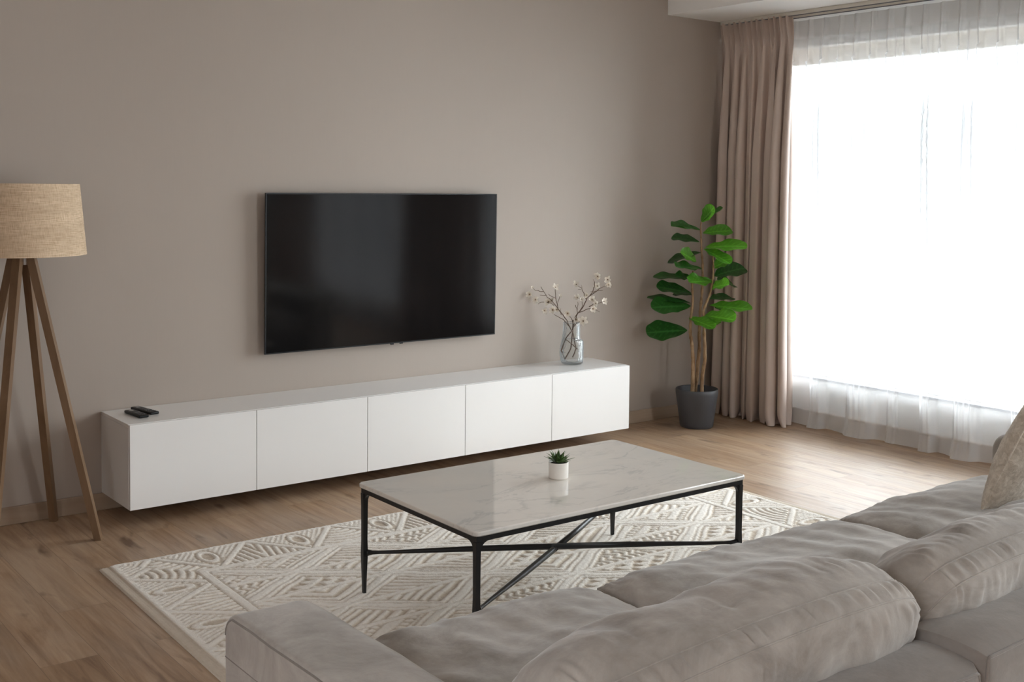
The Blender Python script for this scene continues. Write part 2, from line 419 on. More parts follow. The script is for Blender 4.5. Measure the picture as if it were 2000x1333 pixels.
obj('window_frame', b, M['frame'], t)
b = nb(); WF = (2.8, 3.5, .10, 2.60)
box(b, XL-.2, XR+.25, YB-.2, YB, 0, WF[2]); box(b, XL-.2, XR+.25, YB-.2, YB, WF[3], ZC)
box(b, XL-.2, WF[0], YB-.2, YB, WF[2], WF[3]); box(b, WF[1], XR+.25, YB-.2, YB, WF[2], WF[3])
struct('wall_front', b, M['white_paint'])
t = bpy.data.objects.new('added_window_3', None); C.objects.link(t); t['kind'] = 'structure'  # unseen window added behind the camera for frontal daylight
b = nb()
for k in range(3): xk = WF[0]+(WF[1]-WF[0]-.06)*k/2; box(b, xk, xk+.06, YB-.14, YB-.08, WF[2]+.06, WF[3]-.06)
box(b, WF[0], WF[1], YB-.14, YB-.08, WF[2], WF[2]+.06); box(b, WF[0], WF[1], YB-.14, YB-.08, WF[3]-.06, WF[3])
obj('window_frame', b, M['frame'], t)
obj('pane', bx(WF[0]+.03, WF[1]-.03, YB-.113, YB-.107, WF[2]+.03, WF[3]-.03), M['pane'], t)
W1 = (-3.05, -.28); W2 = (-6.20, -4.05); ZS = .288; ZT = 2.45
b = nb()
XW = XR+.25
box(b, XR, XW, YB, 0, 0, ZS); box(b, XR, XW, YB, 0, ZT, ZC)
box(b, XR, XW, W1[1], 0, ZS, ZT); box(b, XR, XW, W2[1], W1[0], ZS, ZT); box(b, XR, XW, YB, W2[0], ZS, ZT)
struct('wall_right', b, M['white_paint'])
# soffit over the curtain pocket
struct('trim_1', bx(3.663, XR, YB, 0, 2.655, ZC), M['white_paint'])
def window(name, y0, y1):
    t = bpy.data.objects.new(name, None); C.objects.link(t); t['kind'] = 'structure'
    b = nb(); f = .055; fb = .018
    box(b, XR+.08, XR+.14, y0, y1, ZS, ZS+fb); box(b, XR+.08, XR+.14, y0, y1, ZT-.10, ZT)
    box(b, XR+.08, XR+.14, y0, y0+f, ZS+fb, ZT-.10); box(b, XR+.08, XR+.14, y1-f, y1, ZS+fb, ZT-.10)
    obj('window_frame', b, M['frame'], t)
    obj('pane', bx(XR+.105, XR+.111, y0+f, y1-f, ZS+fb, ZT-.10), M['pane'], t)
    obj('window_sill', bx(XR-.012, XR+.08, y0+.002, y1-.002, ZS+.001, ZS+.014), M['sill'], t)
window('window_1', *W1); window('window_2', *W2)
def baseboard(name, x0, x1, y0, y1, m, top):
    struct(name, bx(x0, x1, y0, y1, 0, top), m, bevel=.003, seg=2)
baseboard('baseboard_back', XL+.013, XR-.013, -.013, 0, M['base'], .0806)
baseboard('baseboard_right', XR-.013, XR, YB+.013, 0, M['base_y'], .0806)
baseboard('baseboard_left', XL, XL+.013, YB+.013, 0, M['base_y'], .0806)

# ------------------------------------------------------------------ curtains
def curtain(y0, y1, xc, flip, seed):
    """gathered blackout curtain; y0 = end at the wall/left, y1 = far end"""
    rs = np.random.RandomState(seed)
    nu, nz = 560, 90
    u = np.linspace(0, 1, nu)[None, :]; tt = (np.linspace(0, 1, nz)**.8)[:, None]     # t: 0 top .. 1 bottom
    ztop = 2.635
    z = ztop*(1-tt)
    # folded section: seven deep loops of unequal width
    nf = 8
    k = np.cumsum(.7+.6*rs.rand(nf)); k = np.concatenate([[0], k])/k[-1]
    ph = np.interp(u, k, np.arange(nf+1))*2*PI
    ph = ph + .25*np.sin(2.1*tt+ u*9)*np.clip(tt*2, 0, 1)
    amp = .078+.022*np.sin(u*23+1) ; amp = amp*(.75+.45*tt)
    head = np.clip((tt-.035)/.05, 0, 1)                  # header band with finger pleats
    hp = u*2*PI*12.5
    lean = np.clip(.055-tt, 0, 1)*1.0
    xh = .020*np.sin(hp) + .006*np.sin(hp*2.3+1)
    xl = amp*np.sin(ph) + .010*np.sin(ph*2.7+u*5) 
    pinch = np.exp(-((tt-.052)/.014)**2)*.014
    grow = np.clip((tt-.04)/.30, 0, 1)**.6
    x = xc + head*grow*xl + (1-head*grow)*xh*(1-.55*head) + pinch*np.sin(hp+.6)*0
    yy = y0 + (y1-y0)*u
    yo = head*grow*.024*np.sin(2*ph+.4) + (1-head)*(.008*np.cos(hp)+lean*.35*flip)
    # the cloth is a little wider on the floor
    yc = (y0+y1)/2
    yy = yc + (yy-yc)*(1 - .05*np.sin(PI*np.clip(tt*1.15-.05,0,1)) ) + yo
    flare = np.clip((tt-.965)/.035, 0, 1)**2
    x = x - flare*(.020+.034*np.sin(ph*1.0+.8)); yy = yy - flare*(.03*np.clip(u-.75,0,1)*4)
    z = z + .004 + flare*.0 + 0*u
    x = x + 0*tt; yy = yy + 0*tt
    return grid_mesh('curtain', x, yy, np.broadcast_to(z, x.shape))
t = thing('drape', 'taupe blackout curtain gathered in the corner behind the potted plant', 'curtain', group='heavy taupe curtains')
mkobj('drape_fabric', curtain(-.035, -.640, 4.150, 1, 3), M['drape'], t)
b = nb()
for i in range(12): tube(b, [(4.155, -.06-.047*i, 2.642), (4.155, -.06-.047*i, 2.625)], .003, 6)
obj('hook', b, M['track'], t); t.children[-1]['kind'] = 'stuff'
t = thing('drape', 'taupe blackout curtain hanging between the two big windows, out of view on the right', 'curtain', group='heavy taupe curtains')
mkobj('drape_fabric', curtain(-2.95, -4.10, 4.155, 1, 5), M['drape'], t)

def sheer_mesh(y0, y1, folds, seed=1):
    rs = np.random.RandomState(seed)
    L = abs(y1-y0); ny = int(L*340); nz = 110
    zt = np.concatenate([np.linspace(0, .12, 24), np.linspace(.12, .9, 50)[1:], np.linspace(.9, 1, 38)[1:]])[:, None]
    y = np.linspace(y0, y1, ny)[None, :]
    t = zt
    ztop = 2.605; z = ztop*(1-t)+.006
    # pinch pleats at the head
    per = .118; q = ((y-y0)/per)
    d = (q-np.round(q))*per
    pl = np.exp(-(np.abs(d)/.014)**2)
    a_top = .030*np.exp(-((t-.07)/.055)**2) + .012*np.exp(-t/.02)
    body = np.clip((t-.05)/.35, 0, 1)
    x = 4.272 - pl*(a_top + .030*np.exp(-np.clip(t-.10,0,9)/.12)*(t>.10) + 0) 
    yy = y + 0*t
    for (yc, wd, dep, lean) in folds:
        c = yc + lean*(1-t)
        dd = (y - c)/(wd*(.42+.58*t**1.3)/2)
        bump = 1.15/(1+np.abs(dd)**7)
        g = np.clip((t-.04)/.25, 0, 1)**.7
        x = x - dep*bump*g*(.75+.25*t)*(.58+.42*np.cos(2*PI*dd*(1.5 if wd < .1 else 2.2)+yc*40)*np.clip(1.30-t*1.35, .04, 1)*np.clip((t-.13)/.1, 0, 1))
        yy = yy + .030*g*np.sin(np.clip(dd,-1.6,1.6)*PI/1.6)*-1*np.sign(y1-y0)*0 + g*.018*dd*np.exp(-dd**2)
    x = x + .006*np.sin(y*9+t*2)*body + .004*np.sin(y*31+3*t)*body
    fl = np.clip((t-.955)/.045, 0, 1)
    x = x - fl**2*(.010+.022*(np.sin(y*17+1)*.5+.5)) + .0*fl
    z = z + 0*y
    x = np.minimum(x, XR-.03)
    me = grid_mesh('sheer', x+0*y, yy+0*t, z)
    hem = np.broadcast_to(((t < .045)*.45 + (t > .963)*.45), x.shape).ravel().astype(np.float32)
    a = me.attributes.new('hem', 'FLOAT', 'POINT'); a.data.foreach_set('value', hem)
    return me
F1 = [(-.80,.085,.085,.03),(-1.12,.17,.075,.05),(-1.34,.05,.03,.02),(-1.60,.075,.095,.06),(-1.84,.13,.085,.03),(-2.16,.10,.07,.04),(-2.42,.09,.09,.02),(-2.75,.12,.08,.03)]
t = thing('sheer_curtain', 'long white sheer curtain over the bright window right of the taupe drape', 'curtain', group='white sheer curtains')
mkobj('sheer_fabric', sheer_mesh(-.44, -2.98, F1), M['sheer'], t)
t = thing('sheer_curtain', 'white sheer curtain over the second window, past the right edge of the view', 'curtain', group='white sheer curtains')
mkobj('sheer_fabric', sheer_mesh(-4.0, -6.15, [(-4.2-.5*i, .3, .03, .0) for i in range(4)], 4), M['sheer'], t)
# far end drape (seen in the screen's reflection)
t = thing('drape', 'taupe blackout curtain at the far end of the second window', 'curtain', group='heavy taupe curtains')
mkobj('drape_fabric', curtain(-6.18, -6.88, 4.155, 1, 9), M['drape'], t)
def rail(x, nm, lab, y0, y1):
    t = thing(nm, lab, 'curtain rail', group='ceiling curtain rails')
    obj('rail', bx(x-.014, x+.014, y0, y1, 2.632, 2.6545), M['track'], t, bevel=.002, seg=1)
    obj('rail_channel', bx(x-.004, x+.004, y0+.01, y1-.01, 2.6275, 2.632), M['sill'], t)
rail(4.155, 'curtain_track', 'pale curtain track carrying the taupe drape under the soffit', YB+.02, -.02)
rail(4.262, 'curtain_track', 'pale curtain track carrying the sheer curtain, nearer the window', YB+.02, -.02)

# ------------------------------------------------------------------ wall-hung cabinets
ZB, ZTOP, DEP = .0830, .463, .388
names = ['white wall-hung cabinet at the left end of the row, under the remotes', 'white wall-hung cabinet second from the left, below the left part of the television',
         'white wall-hung cabinet in the middle of the row', 'white wall-hung cabinet second from the right, behind the succulent on the table', 'white wall-hung cabinet at the right end of the row, under the glass vase']
gap = .0016
cab0 = thing('media_cabinet', names[0], 'cabinet', (0, 0, ZB), group='wall-hung media cabinets')
bodyh = ZTOP-.016-ZB-.0005
b = nb(); th = .018; yb = -.0025; yf = -(DEP-.019)
box(b, .0005, th, yf, yb, 0, bodyh); box(b, .5995-th+.0005, .5995, yf, yb, 0, bodyh)
box(b, th, .5995-th+.0005, yf, yb, 0, th); box(b, th, .5995-th+.0005, yf, yb, bodyh-th, bodyh); box(b, th, .5995-th+.0005, yb-.006, yb, th, bodyh-th)
obj('body', b, M['lacquer2'], cab0)
obj('door', bx(gap, .6-gap, -DEP, -(DEP-.018), -.001, ZTOP-ZB-.0015), M['lacquer'], cab0, bevel=.0012, seg=2)
def dup(root, loc, label, group=None):
    r = root.copy(); C.objects.link(r); r.location = loc; r['label'] = label
    if group: r['group'] = group
    for ch in root.children:
        c = ch.copy(); C.objects.link(c); c.parent = r
        for g in ch.children:
            d = g.copy(); C.objects.link(d); d.parent = c
    return r
for i in range(1, 5): dup(cab0, (.6*i, 0, ZB), names[i])
for x0, x1, lab in ((0, .6, 'short white top board under the two remotes at the left end'), (.6, 2.4, 'long white top board across the three middle cabinets'), (2.4, 3.0, 'short white top board under the glass vase at the right end')):
    o = obj('cabinet_top_board', bx(x0+.0006, x1-.0006, -(DEP-.019), -.0025, ZTOP-.016, ZTOP), M['lacquer'], bevel=.0008, seg=1)
    tag(o, lab, 'top board', 'white cabinet top boards')

# ------------------------------------------------------------------ television
tv = thing('television', 'large flat black television mounted on the taupe wall', 'television', (.801, 0, .667))
TW, TH = 1.442, .817
tilt = Matrix.Translation((0, -.050, 0)) @ Matrix.Rotation(math.atan(.010/TH), 4, 'X')
def tvpart(name, bm, m, **k):
    bmesh.ops.transform(bm, matrix=tilt, verts=bm.verts); return obj(name, bm, m, tv, **k)
bz = .006
b = nb()
box(b, 0, TW, -.0, .010, 0, bz); box(b, 0, TW, 0, .010, TH-bz, TH); box(b, 0, bz, 0, .010, bz, TH-bz); box(b, TW-bz, TW, 0, .010, bz, TH-bz)
tvpart('bezel', b, M['black_plastic'])
tvpart('display', bx(bz, TW-bz, .0015, .009, bz, TH-bz), M['screen'])
tvpart('back_housing', bx(.05, TW-.05, .0102, .030, .04, TH-.05), M['black_plastic'], bevel=.004, seg=2)
tvpart('sensor_tab', bx(.742, .758, .001, .012, -.007, 0), M['black_plastic'])
tvpart('sensor_tab', bx(.800, .816, .001, .012, -.006, 0), M['black_plastic'])
b = nb(); box(b, .50, .94, -.0125, -.001, .25, .55)
obj('wall_bracket', b, M['black_metal'], tv)

# ------------------------------------------------------------------ rug
def rug():
    Wd, Dp = 2.99, 2.20; st = .005
    u = np.arange(0, Wd+1e-6, st); v = np.arange(0, Dp+1e-6, st)
    Ug, Vg = np.meshgrid(u, v)
    hgt = np.full(Ug.shape, .62)
    rs = np.random.RandomState(11)
    wob = .004*np.sin(Ug*31+np.sin(Vg*17)*2)+.004*np.sin(Vg*37+Ug*9)
    def sm(a): return np.clip(a, 0, 1)**2*(3-2*np.clip(a, 0, 1))
    def line(d, w): return sm(1.5-np.abs(d)/w)            # 1 on the line
    BW = .27; ED = .045
    # ---- interior lattice of diamonds
    iu = Ug-ED-BW; iv = Vg-BW
    A, B = .59, .43
    p = iu/A + iv/B + wob*2; q = iu/A - iv/B + wob*2
    ip, iq = np.floor(p).astype(int), np.floor(q).astype(int); fp, fq = p-ip, q-iq
    sc = .5*math.hypot(A, B)*.93
    edge = np.minimum(np.minimum(fp, 1-fp), np.minimum(fq, 1-fq))*sc*.75
    hx = (fp+fq-1); hy = (fp-fq)                         # -1..1 across/along the diamond
    half = (hx > 0).astype(int) + 2*(hy > 0).astype(int)
    side = (hy > 0).astype(int)
    rnd = ((ip*7+iq*13+side*5+ip*iq*3) % 6)
    hh = np.full(Ug.shape, .62)
    def stripes(x, per, duty=.5): f = (x/per) % 1; return sm((duty*.5-np.abs(f-.5))/.10+.5)
    m0 = .15+.75*stripes(fp*sc, .036, .58)
    m1 = .15+.75*stripes(fq*sc, .033, .55)
    ring = np.maximum(np.abs(fp-.5), np.abs(fq-.5))*sc
    m2 = .15+.75*stripes(ring, .045, .6)
    tri = np.abs(((fq*sc/.05) % 1)-.5)*2; m3 = np.where(((fp*sc/.06) % 1) > .15+.7*tri, .85, .12); m3 = np.where(((fp*sc/.06) % 1) < .13, .9, m3)
    m4 = .15+.75*stripes(np.abs(((fp-fq)*sc/.09) % 1-.5)*.05+(fp+fq)*sc*.75, .034, .55)
    dots = np.hypot(((fp*sc/.040) % 1)-.5, ((fq*sc/.030) % 1)-.5); m5 = np.where((np.floor(fp*sc/.040) % 2) == 0, np.where(dots < .36, .85, .2), .82)
    for k, mm in enumerate((m0, m1, m2, m3, m4, m5)): hh = np.where(rnd == k, mm, hh)
    hh = np.where(edge < .030, .92, hh); hh = np.where(np.abs(edge-.015) < .0028, .30, hh); hh = np.where(np.abs(edge-.033) < .0035, .12, hh)
    hh = np.where((np.abs(hy) < .07), .88, hh); hh = np.where((np.abs(np.abs(hy)-.07) < .012), .15, hh)
    hgt = hh
    # ---- border band
    dl = Ug-ED; dr = Wd-ED-Ug; dt = Vg; db = Dp-Vg
    dm = np.minimum(np.minimum(dl, dr), np.minimum(dt, db))
    horiz = (np.minimum(dt, db) <= np.minimum(dl, dr))
    s = np.where(horiz, Ug, Vg); t = dm                  # s along, t across (0 outer)
    per = .40; k = np.floor(s/per); fs = s/per-k; ft = np.clip(t/BW, 0, 1)
    wedge = np.abs(fs-.5)*2                              # 0 centre .. 1 edge
    inside = wedge < ft*.97                              # triangle whose tip points outwards
    d_line = (wedge-ft)*per*.5*.8
    fan = np.hypot((fs-.5)*per, (t-.02))
    bh = np.where(((k % 2) == 0), .15+.75*stripes(fan, .034, .62), .15+.75*stripes(wedge*per*.5+ft*.05, .03, .6))
    # leaf motif between the wedges
    lx = ((fs+.5) % 1-.5)*per; ly = (t-BW*.42)
    el = np.hypot(lx/.040, ly/.085)
    lf = np.where(el < .55, .12, np.where(el < .95, .90, np.where(el < 1.15, .15, .62)))
    lf = np.where((el >= 1.15), np.where(((lx*1.0+ly*.6)/.024 % 1) < .3, .30, .80), lf)
    bh = np.where(inside, bh, lf)
    bh = np.where(np.abs(d_line) < .013, .93, bh); bh = np.where(np.abs(np.abs(d_line)-.017) < .0032, .12, bh)
    band = t < BW
    hgt = np.where(band, bh, hgt)
    hgt = np.where(np.abs(t-BW) < .016, .92, hgt); hgt = np.where(np.abs(np.abs(t-BW)-.020) < .004, .12, hgt)
    hgt = np.where(t < .016, .85, hgt)
    # random tufting
    hgt = np.clip(hgt + (rs.rand(*hgt.shape)-.5)*.50, 0, 1)
    # soften once
    k5 = np.pad(hgt, 1, mode='edge'); hgt = (k5[1:-1,1:-1]*4+k5[:-2,1:-1]+k5[2:,1:-1]+k5[1:-1,:-2]+k5[1:-1,2:])/8
    brd = (dl < 0) | (dr < 0)
    ridg = .18+.16*np.sin(np.minimum(Ug, Wd-Ug)*2*PI/.0125)
    hgt = np.where(brd, ridg, hgt)
    Z = .0055 + .0078*hgt
    rim = np.minimum(np.minimum(Ug, Wd-Ug), np.minimum(Vg, Dp-Vg))
    Z = np.where(rim < .004, .0008, Z)
    me = grid_mesh('rug', Ug, -Vg, Z)
    me.flip_normals()
    att = me.attributes.new('pile', 'FLOAT', 'POINT'); att.data.foreach_set('value', np.where(brd, .18, hgt).ravel().astype(np.float32))
    return me
rg = mkobj('area_rug', rug(), M['rug'])
rg.location = (-.2828, -.853, 0); rg.rotation_euler = (0, 0, -.0219)
tag(rg, 'cream and beige rug with carved geometric pile under the coffee table', 'rug')

# ------------------------------------------------------------------ coffee table
TR = -.0101; TZ = .4265; RZ = .0115
ct = thing('coffee_table', 'low rectangular coffee table with cream marble top on thin black metal frame', 'coffee table', (.3957, -1.6951, 0), TR)
w_, d_ = 1.2727, .7664; sl = .017
def rounded_slab(w, d, r, z0, z1):
    b = nb(); pts = []
    for cx, cy_, a0 in ((w-r, -r, 0), (r, -r, PI/2), (r, -d+r, PI), (w-r, -d+r, 3*PI/2)):
        for i in range(7): a = a0+PI/2*i/6; pts.append((cx+r*math.cos(a), cy_+r*math.sin(a)))
    e = .004; lay = [(e, z0), (0, z0+e), (0, z1-e), (e*.3, z1-e*.3), (e, z1)]
    rings = []
    for off, z in lay:
        rings.append([b.verts.new((w/2+(x-w/2)*(1-off/(w/2)), -d/2+(y+d/2)*(1-off/(d/2)), z)) for x, y in pts])
    n = len(pts)
    for a, c in zip(rings, rings[1:]):
        for j in range(n): b.faces.new((a[j], a[(j+1)%n], c[(j+1)%n], c[j]))
    b.faces.new(rings[0][::-1]); b.faces.new(rings[-1])
    return b
obj('marble_top', rounded_slab(w_, d_, .022, TZ-sl, TZ), M['marble'], ct)
ins = .020; zr = TZ-sl-.0005
b = nb(); rh = .019; rw = .018
x0, x1, y0, y1 = ins-rw/2, w_-ins+rw/2, -d_+ins-rw/2, -ins+rw/2
box(b, x0, x1, y1-rw, y1, zr-rh, zr); box(b, x0, x1, y0, y0+rw, zr-rh, zr); box(b, x0, x0+rw, y0+rw, y1-rw, zr-rh, zr); box(b, x1-rw, x1, y0+rw, y1-rw, zr-rh, zr)
obj('rail_frame', b, M['black_metal'], ct)
LZ = .163
def leg(px, py, sx, sy):
    b = nb()
    zs = [RZ, RZ+.05, LZ-.05, LZ-.022, LZ, LZ+.022, LZ+.05, zr-rh-.05, zr-rh-.022, zr-rh-.006, zr-rh-.001]
    rr = [.0058, .0068, .0084, .0092, .0098, .0092, .0086, .0092, .0098, .0102, .0102]
    tube(b, [(px, py, z) for z in zs], rr, 4, square=True, up=(1,0,0))
    # curved webs up to the rails and out to the stretcher
    for dx, dy in ((sx, 0), (0, sy)):
        pts = []
        for i in range(8):
            a = PI/2*i/7; pts.append((math.sin(a)*.034-.0, -(1-math.cos(a))*.034))
        vs0 = []; vs1 = []
        for s_, zz in ((0, 0),)+tuple((.034-.034*math.sin(PI/2*i/6), -.034+.034*math.cos(PI/2*i/6)) for i in range(7)):
            r_ = .0102+s_
            for lst, off in ((vs0, -.007), (vs1, .007)):
                X = px+dx*r_+(off if dx == 0 else 0); Y = py+dy*r_+(off if dy == 0 else 0)
                lst.append(b.verts.new((X, Y, zr-rh-.001+zz)))
        for i in range(1, len(vs0)-1):
            b.faces.new((vs0[0], vs0[i], vs0[i+1])); b.faces.new((vs1[0], vs1[i+1], vs1[i]))
            b.faces.new((vs0[i], vs1[i], vs1[i+1], vs0[i+1]))
    bmesh.ops.recalc_face_normals(b, faces=b.faces)
    return obj('leg', b, M['black_metal'], ct)
cx_, cyy_ = w_/2, -d_/2
lp = [(ins, -ins, 1, -1), (w_-ins, -ins, -1, -1), (w_-ins, -d_+ins, -1, 1), (ins, -d_+ins, 1, 1)]
for a in lp: leg(*a)
def stretcher(a, c, dz):
    b = nb(); A_ = Vector((a[0], a[1], LZ)); B_ = Vector((c[0], c[1], LZ)); dv = (B_-A_).normalized(); L = (B_-A_).length
    pts = []; rr = []
    for s_, r in ((.008, .016), (.016, .0115), (.030, .0078), (.055, .0064), (.12, .0072), (L*.3, .0112), (L*.5-.02, .012), (L*.5, .012)):
        pts.append(A_+dv*s_); rr.append(r)
    for s_, r in ((.5*L, .012), (L*.3, .0112), (.12, .0072), (.055, .0064), (.030, .0078), (.016, .0115), (.008, .016)):
        pts.append(B_-dv*s_); rr.append(r)
    pts2 = []; r2 = []
    for p, r in zip(pts, rr):
        if not pts2 or (p-pts2[-1]).length > 1e-4: pts2.append(p+Vector((0,0,dz*(1 if .2 < (p-A_).length/L < .8 else 0)))); r2.append(r)
    tube(b, pts2, r2, 12)
    return obj('stretcher', b, M['black_metal'], ct, smooth=True)
stretcher(lp[0], lp[2], .004); stretcher(lp[3], lp[1], -.004)

# ------------------------------------------------------------------ succulent
sp = thing('potted_succulent', 'small dark green succulent in a white ceramic pot on the marble table', 'plant', (1.043, -2.083, TZ+.0002))
obj('pot', lathe(nb(), [(0,0),(.034,0),(.0365,.0015),(.0372,.006),(.0378,.060),(.0372,.0622),(.0350,.0618),(.0345,.052),(0,.052)], 48), M['ceramic'], sp, smooth=True)
obj('soil', lathe(nb(), [(0,.0565),(.033,.0555),(.0343,.0530)], 32), M['soil'], sp)
def blade(L, wd, th, rise, curl, n=7):
    """pointed succulent leaf from origin along +x"""
    b = nb(); rings = []
    for i in range(n+1):
        t = i/n; x = L*t*math.cos(rise*(1-curl*t)); z = L*t*math.sin(rise*(1-curl*t))
        w = wd*(math.sin(PI*min(1, t*.85+.18))**.8)*(1 if t < 1 else .05); w = max(w*(1-t**3), .0006)
        h = th*(1-t*.8)
        rings.append([b.verts.new((x, w, z+h*.25)), b.verts.new((x, 0, z-h)), b.verts.new((x, -w, z+h*.25)), b.verts.new((x, 0, z+h*.05))])
    for a, c in zip(rings, rings[1:]):
        for j in range(4): b.faces.new((a[j], a[(j+1)%4], c[(j+1)%4], c[j]))
    b.faces.new(rings[0][::-1]); b.faces.new(rings[-1]); return b
lay = b_lay = None
for tier, (cnt, L, rise, wd) in enumerate(((10, .062, .42, .0118), (9, .060, .78, .0118), (7, .055, 1.08, .0098), (4, .046, 1.35, .0075))):
    for i in range(cnt):
        o = obj('leaf', blade(L*random.uniform(.92, 1.08), wd, .0028, rise+random.uniform(-.08, .08), .12), M['succ'], sp, smooth=True)
        o.location = (0, 0, .0565); o.rotation_euler = (0, 0, 2*PI*(i+.5*tier)/cnt+random.uniform(-.12, .12))

# ------------------------------------------------------------------ remotes
def remote(name, label, loc, rz, L, Wd, pitch_=0, tiltx=0):
    t = thing(name, label, 'remote control', loc, rz, 'remote controls'); t.rotation_euler = (tiltx, pitch_, rz)
    h = .013
    obj('shell', bx(-L/2, L/2, -Wd/2, Wd/2, 0, h), M['black_plastic'], t, smooth=True, bevel=.005, seg=3)
    obj('button_pad', bx(-L*.10, L*.12, -Wd*.3, Wd*.3, h-.001, h+.0012), M['rubber'], t, bevel=.001, seg=1)
    for k in range(3):
        for j in range(3):
            x = L*(.20+.085*k); y = Wd*(-.26+.26*j)
            obj('button', bx(x-.0035, x+.0035, y-.003, y+.003, h-.001, h+.0016), M['rubber'], t)
    obj('printed_strip', bx(-L*.42, -L*.30, -Wd*.2, Wd*.2, h-.001, h+.0006), M['silver'], t)
remote('remote_control', 'black remote control at the cabinet end, the left of the two', (.102, -.185, ZTOP+.0006), -1.50, .170, .046)
remote('remote_control', 'black remote control beside the left one, lying further right', (.160, -.130, ZTOP+.0006), -1.40, .185, .044)

# ------------------------------------------------------------------ floor lamp
LX, LY = -.415, -.287
fl = thing('floor_lamp', 'floor lamp with round beige linen shade on four crossing wooden legs', 'lamp', (LX, LY, 0))
apex = Vector((0, 0, 1.23))
for fx, fy in ((-.232+.415, -.062+.287), (-.158+.415, -.455+.287), (-.60+.415, -.52+.287), (-.66+.415, -.115+.287)):
    foot = Vector((fx, fy, .0)); d = Vector((fx, fy, 0)).normalized()
    top = apex + d*.034; 
    b = nb()
    zax = (top-foot).normalized()
    tube(b, [foot+Vector((0,0,.0)), top], [.0150, .0165], 4, square=True, up=d)
    for v in b.verts:
        if v.co.z < .05: v.co.z = 0.0006
    o = obj('leg', b, M['leg'], fl, bevel=0)
b = nb(); tube(b, [(0,0,1.18),(0,0,1.26)], .030, 24); obj('hub', b, M['leg'], fl, smooth=False)
b = nb(); tube(b, [(0,0,1.26),(0,0,1.34)], .014, 16); obj('lamp_socket', b, M['brass'], fl, smooth=True)
ZS0, ZS1, RB, RT = 1.222, 1.521, .257, .231
b = nb(); lathe(b, [(RB, ZS0), (RB, ZS0+.004), (RT, ZS1-.004), (RT, ZS1), (RT-.004, ZS1), (RB-.004, ZS0), (RB, ZS0)], 96)
sh = obj('lamp_shade', b, M['linen'], fl, smooth=True); sh.data.set_sharp_from_angle(angle=math.radians(40))
b = nb()
for i in range(3):
    a = 2*PI*i/3+.4; tube(b, [(0,0,1.335), (math.cos(a)*(RB-.022), math.sin(a)*(RB-.022), 1.335)], .0022, 6)
obj('shade_spider', b, M['brass'], fl)
b = nb(); lathe(b, [(0,1.34),(.013,1.345),(.016,1.37),(.030,1.41),(.026,1.437),(0,1.45)], 24); obj('light_bulb', b, M['ceramic'], fl, smooth=True)

# ------------------------------------------------------------------ ficus
PX, PY = 3.662, -.312
fp_ = thing('potted_fiddle_leaf_fig', 'tall fiddle leaf fig with three trunks in a dark grey pot by the curtain', 'plant', (PX, PY, 0))
obj('pot', lathe(nb(), [(0,.0),(.098,.0),(.1035,.004),(.107,.020),(.1245,.150),(.1345,.215),(.1355,.240),(.132,.2465),(.127,.243),(.124,.215),(.112,.195),(0,.195)], 64), M['pot'], fp_, smooth=True)
obj('soil', lathe(nb(), [(0,.205),(.06,.202),(.117,.1965)], 40), M['soil'], fp_)
Rh = Vector((.790, -.613, 0)).normalized(); Fh = Vector((.613, .790, 0)).normalized()
sc_ = .00118; Z0 = .226
def pp(X, Y, d=0):
    """point in the plant's upright mid plane (X right, Y down, both in sketch units) moved d metres away"""
    return Rh*((X-341)*sc_) + Vector((0,0,1))*(Z0+(1055-Y)*sc_) + Fh*d
stems = [
 ([(312,1085,-.02),(316,970,-.02),(318,880,-.02),(306,790,-.01),(302,740,0),(303,690,0),(306,620,0),(309,540,0),(306,470,0),(310,400,.01)], .0135, .006),
 ([(336,1085,.03),(342,960,.03),(350,860,.02),(352,750,.02),(356,640,.02),(360,560,.01),(363,450,0),(362,350,0),(354,290,0),(351,220,0),(351,132,0)], .0130, .0045),
 ([(362,1085,-.03),(368,960,-.03),(379,880,-.03),(374,790,-.03),(372,700,-.02),(368,615,-.02),(386,565,-.02),(404,515,-.02),(417,430,-.02),(417,360,-.01),(413,300,0)], .0125, .005)]
for pts, r0, r1 in stems:
    P_ = []; rr = []
    for a, c in zip(pts, pts[1:]):
        for k in range(5):
            t = k/5; q = pp(*[a[i]*(1-t)+c[i]*t for i in range(3)]); P_.append(q+Vector((noise.noise(q*9)*.006, noise.noise(q*9+Vector((3,1,2)))*.006, 0)))
    P_.append(pp(*pts[-1])); n = len(P_)
    for i in range(n): 
        rr.append((r0+(r1-r0)*(i/(n-1)))*(1+.14*math.sin(i*1.9)+.10*math.sin(i*4.3)))
    b = nb(); tube(b, P_, rr, 10); obj('trunk', b, M['bark'], fp_, smooth=True)
